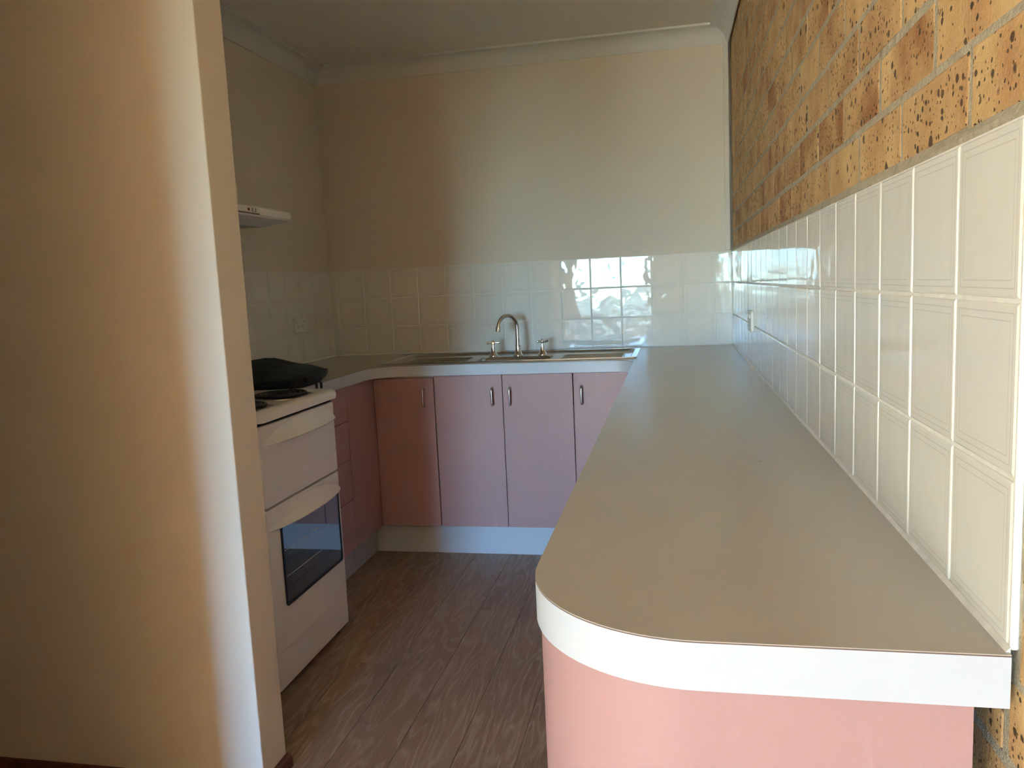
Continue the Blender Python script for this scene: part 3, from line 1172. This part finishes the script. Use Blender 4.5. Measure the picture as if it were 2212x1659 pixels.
# ================================================================== RANGE HOOD
HY0, HY1 = 2.06, 2.627
hd = thing('range_hood', 'slim white range hood mounted on the wall above the cooker', 'range hood', (-1.85, (HY0 + HY1) / 2, 1.484))
prof = [(XL - 0.006, 1.560), (-1.640, 1.538), (-1.612, 1.533), (-1.604, 1.527), (-1.601, 1.516), (-1.603, 1.505), (-1.609, 1.499), (-1.622, 1.496), (-1.712, 1.484), (-1.716, 1.505), (XL + 0.03, 1.512), (XL + 0.02, 1.484), (XL - 0.006, 1.484)]
bm = bmesh.new()
prism(bm, prof, 'y', HY0 + 0.018, HY1 - 0.018)
obj('shell', bm, 'hood_enamel', hd, smooth=True, angle=30)
full = prof[:9] + [(XL - 0.006, 1.484)]
for y0, y1, s in ((HY0, HY0 + 0.018, -1), (HY1 - 0.018, HY1, 1)):
    bm = bmesh.new()
    cx_, cz_ = -1.85, 1.51
    rings = []
    for f, k in ((0.0, 0.0), (0.006, 0.0), (0.012, 0.10), (0.016, 0.35), (0.018, 1.0)):
        y = (y0 + f) if s > 0 else (y1 - f)
        off = 0.010 * k
        pts = []
        for (x, z) in full:
            xx = x - off if x > -1.75 else x
            zz = z - off * 0.55 if z > 1.515 else (z + off * 0.3 if z < 1.50 else z)
            pts.append((xx, y, zz))
        rings.append(ring(bm, pts))
    skin(bm, rings)
    obj('end_cap', bm, 'hood_enamel', hd, smooth=True, angle=40)
obj('filter', bx(XL + 0.035, -1.72, HY0 + 0.02, HY1 - 0.02, 1.498, 1.5055), 'hood_filter', hd)
obj('motor_housing', bx(-2.06, -1.727, 2.16, 2.500, 1.535, 1.622, bev=0.006, seg=2), 'hood_enamel', hd)
# control strip on the sloping front
pn = obj('control_strip', bx(-1.6012, -1.5985, 2.12, 2.432 - 0.035, 1.507, 1.528, bev=0.0008), 'plastic_white', hd)
obj('slot', bx(-1.6012, -1.5980, 2.12, 2.432 - 0.036, 1.5042, 1.5062), 'dark_gap', pn)
obj('lamp_button', bx(-1.5990, -1.5962, 2.292, 2.306, 1.510, 1.521, bev=0.001), 'plastic_white', pn)
obj('pilot_light', lathe(bmesh.new(), [(0, -0.001), (0.0052, -0.001), (0.0050, 0.002), (0.003, 0.0032), (0, 0.0035)], (-1.5985, 2.3285, 1.5165), 14, axis='x'), 'red_lamp', pn)
obj('fan_switch', bx(-1.5990, -1.5972, 2.350, 2.374, 1.510, 1.522), 'hood_filter', pn)
obj('slider', bx(-1.5975, -1.5940, 2.352, 2.362, 1.5105, 1.5215, bev=0.0008), 'plastic_white', pn)

# ================================================================== POWER OUTLETS


def outlet(lab, centre, out, along):
    """double socket outlet; out = direction away from the wall, along = horizontal direction on the wall"""
    c = Vector(centre)
    o_ = Vector(out)
    a_ = Vector(along)
    t_ = thing('power_outlet', lab, 'outlet', centre, 'double power outlets')

    def bb(u0, u1, v0, v1, w0, w1, bev=0.0):
        bm = bx(u0, u1, w0, w1, v0, v1, bev=bev, seg=2)
        for v in bm.verts:
            p = v.co.copy()
            v.co = c + a_ * p.x + o_ * p.y + Vector((0, 0, p.z))
        return bm
    pl = obj('plate', bb(-0.058, 0.058, -0.037, 0.037, -0.002, 0.011, 0.003), 'plastic_white', t_)
    for s in (-1, 1):
        obj('switch', bb(s * 0.040 - 0.006, s * 0.040 + 0.006, 0.010, 0.026, 0.0100, 0.0145, 0.001), 'plastic_white', pl)
        for du, dv, hh in ((-0.008, -0.004, 0.004), (0.008, -0.004, 0.004), (0.0, -0.017, 0.004)):
            obj('socket_slot', bb(s * 0.026 + du - 0.001, s * 0.026 + du + 0.001, dv - hh, dv + hh, 0.0108, 0.0113), 'dark_gap', pl)
    return t_


outlet('white double power outlet on the tiles of the cooker wall', (XL, 3.588, 1.091), (1, 0, 0), (0, 1, 0))
outlet('white double power outlet on the tiles of the brick wall', (0.0, 3.005, 1.068), (-1, 0, 0), (0, -1, 0))

# ================================================================== BAG ON THE BENCH
bag = thing('padded_bag', 'dark navy padded zip pouch lying on the bench against the cooker', 'bag', (-1.84, 2.735, 0.903))
bcx, bcy, bhx, bhy = -1.835, 2.745, 0.232, 0.190


def bag_pt(u, v, side):
    # superelliptic footprint
    su = math.copysign(abs(u) ** 1.0, u)
    x = bcx + bhx * u * math.sqrt(max(0, 1 - 0.30 * v * v))
    y = bcy + bhy * v * math.sqrt(max(0, 1 - 0.30 * u * u))
    e = max(0.0, (1 - abs(u) ** 2.6)) * max(0.0, (1 - abs(v) ** 2.6))
    lift = 0.014 * max(0.0, (u - 0.25) / 0.75) ** 1.3
    mid = 0.914 + 0.010 * max(0, -v) * 0 + lift + 0.018 * max(0, 1 - abs(u)) ** 0.6 + 0.004 * v
    rip = 0.0035 * math.sin(7 * u + 3 * v) * e + 0.0025 * math.sin(13 * v - 4 * u) * e
    if side > 0:
        asym = 1.0 - 0.42 * u if u > 0 else 1.0 - 0.15 * u
        return (x, y, mid + 0.007 + 0.060 * (e ** 0.72) * asym + rip)
    return (x, y, max(0.9032, mid - 0.006 - 0.05 * (e ** 0.5)))


def bag_grid(side, ua=-1, ub=1):
    bm = bmesh.new()
    n = 26
    g = []
    for i in range(n + 1):
        row = []
        for j in range(n + 1):
            u = ua + (ub - ua) * i / n
            v = -1 + 2 * j / n
            row.append(bm.verts.new(bag_pt(u, v, side)))
        g.append(row)
    for i in range(n):
        for j in range(n):
            bm.faces.new((g[i][j], g[i + 1][j], g[i + 1][j + 1], g[i][j + 1]))
    return bm, g


bm, g1 = bag_grid(1, -1, 1)
n = 26
g2 = []
for i in range(n + 1):
    g2.append([bm.verts.new(bag_pt(-1 + 2 * i / n, -1 + 2 * j / n, -1)) for j in range(n + 1)])
for i in range(n):
    for j in range(n):
        bm.faces.new((g2[i][j], g2[i][j + 1], g2[i + 1][j + 1], g2[i + 1][j]))
bor1 = [g1[i][0] for i in range(n)] + [g1[n][j] for j in range(n)] + [g1[i][n] for i in range(n, 0, -1)] + [g1[0][j] for j in range(n, 0, -1)]
bor2 = [g2[i][0] for i in range(n)] + [g2[n][j] for j in range(n)] + [g2[i][n] for i in range(n, 0, -1)] + [g2[0][j] for j in range(n, 0, -1)]
for k in range(len(bor1)):
    m_ = (k + 1) % len(bor1)
    bm.faces.new((bor1[k], bor1[m_], bor2[m_], bor2[k]))
border_mid = [((a.co + b_.co) / 2) for a, b_ in zip(bor1, bor2)]
border_top = [a.co.copy() for a in bor1]
body = obj('cloth_shell', bm, 'bag_cloth', bag, smooth=True, angle=70)
bm = bmesh.new()
tube(bm, [p for p in border_top] + [border_top[0]], 0.0030, 7)
obj('piping', bm, 'bag_pipe', body, smooth=True)
bm, _ = bag_grid(1, 0.52, 0.90)
for v in bm.verts:
    v.co.z += 0.0012
pnl = obj('end_panel', bm, 'bag_panel', body, smooth=True, angle=70)
bm = bmesh.new()
tube(bm, [p + Vector((0, 0, 0.0)) for p in border_mid] + [border_mid[0]], 0.0022, 6)
obj('zip', bm, 'bag_pipe', bag, smooth=True)
tip = Vector(bag_pt(1, -0.30, 1))
obj('zip_end', bx(tip.x - 0.030, tip.x + 0.006, tip.y - 0.05, tip.y + 0.055, tip.z - 0.016, tip.z + 0.005, bev=0.005, seg=2), 'bag_pipe', bag, smooth=True, angle=40)
for dy, ln in ((-0.012, 0.052), (0.026, 0.048)):
    st = tip + Vector((0.004, dy, 0.0))
    pth = [st, st + Vector((0.010, 0.002, 0.002)), st + Vector((0.016, 0.003, -0.006)), st + Vector((0.017, 0.003, -0.018)), st + Vector((0.016, 0.002, -0.026))]
    cord = obj('zip_cord', tube(bmesh.new(), pth, 0.0016, 7), 'zip_pull', bag, smooth=True)
    e_ = pth[-1]
    obj('zip_tab', bx(e_.x - 0.0035, e_.x + 0.0035, e_.y - 0.0065, e_.y + 0.0065, e_.z - 0.024, e_.z + 0.002, bev=0.002), 'zip_pull', cord)

# ================================================================== CEILING FITTING
cl = thing('ceiling_plate', 'small round white plate fixed to the kitchen ceiling', 'ceiling plate', (-1.420, 3.105, HC))
obj('plate', lathe(bmesh.new(), [(0.0, 0.0), (0.062, 0.0), (0.063, -0.003), (0.058, -0.007), (0.050, -0.0085), (0.0, -0.0085)], (-1.420, 3.105, HC), 28), 'plastic_white', cl, smooth=True)
obj('cover', lathe(bmesh.new(), [(0.0, -0.007), (0.030, -0.007), (0.029, -0.011), (0.0, -0.012)], (-1.420, 3.105, HC), 24), 'plastic_white', cl, smooth=True)
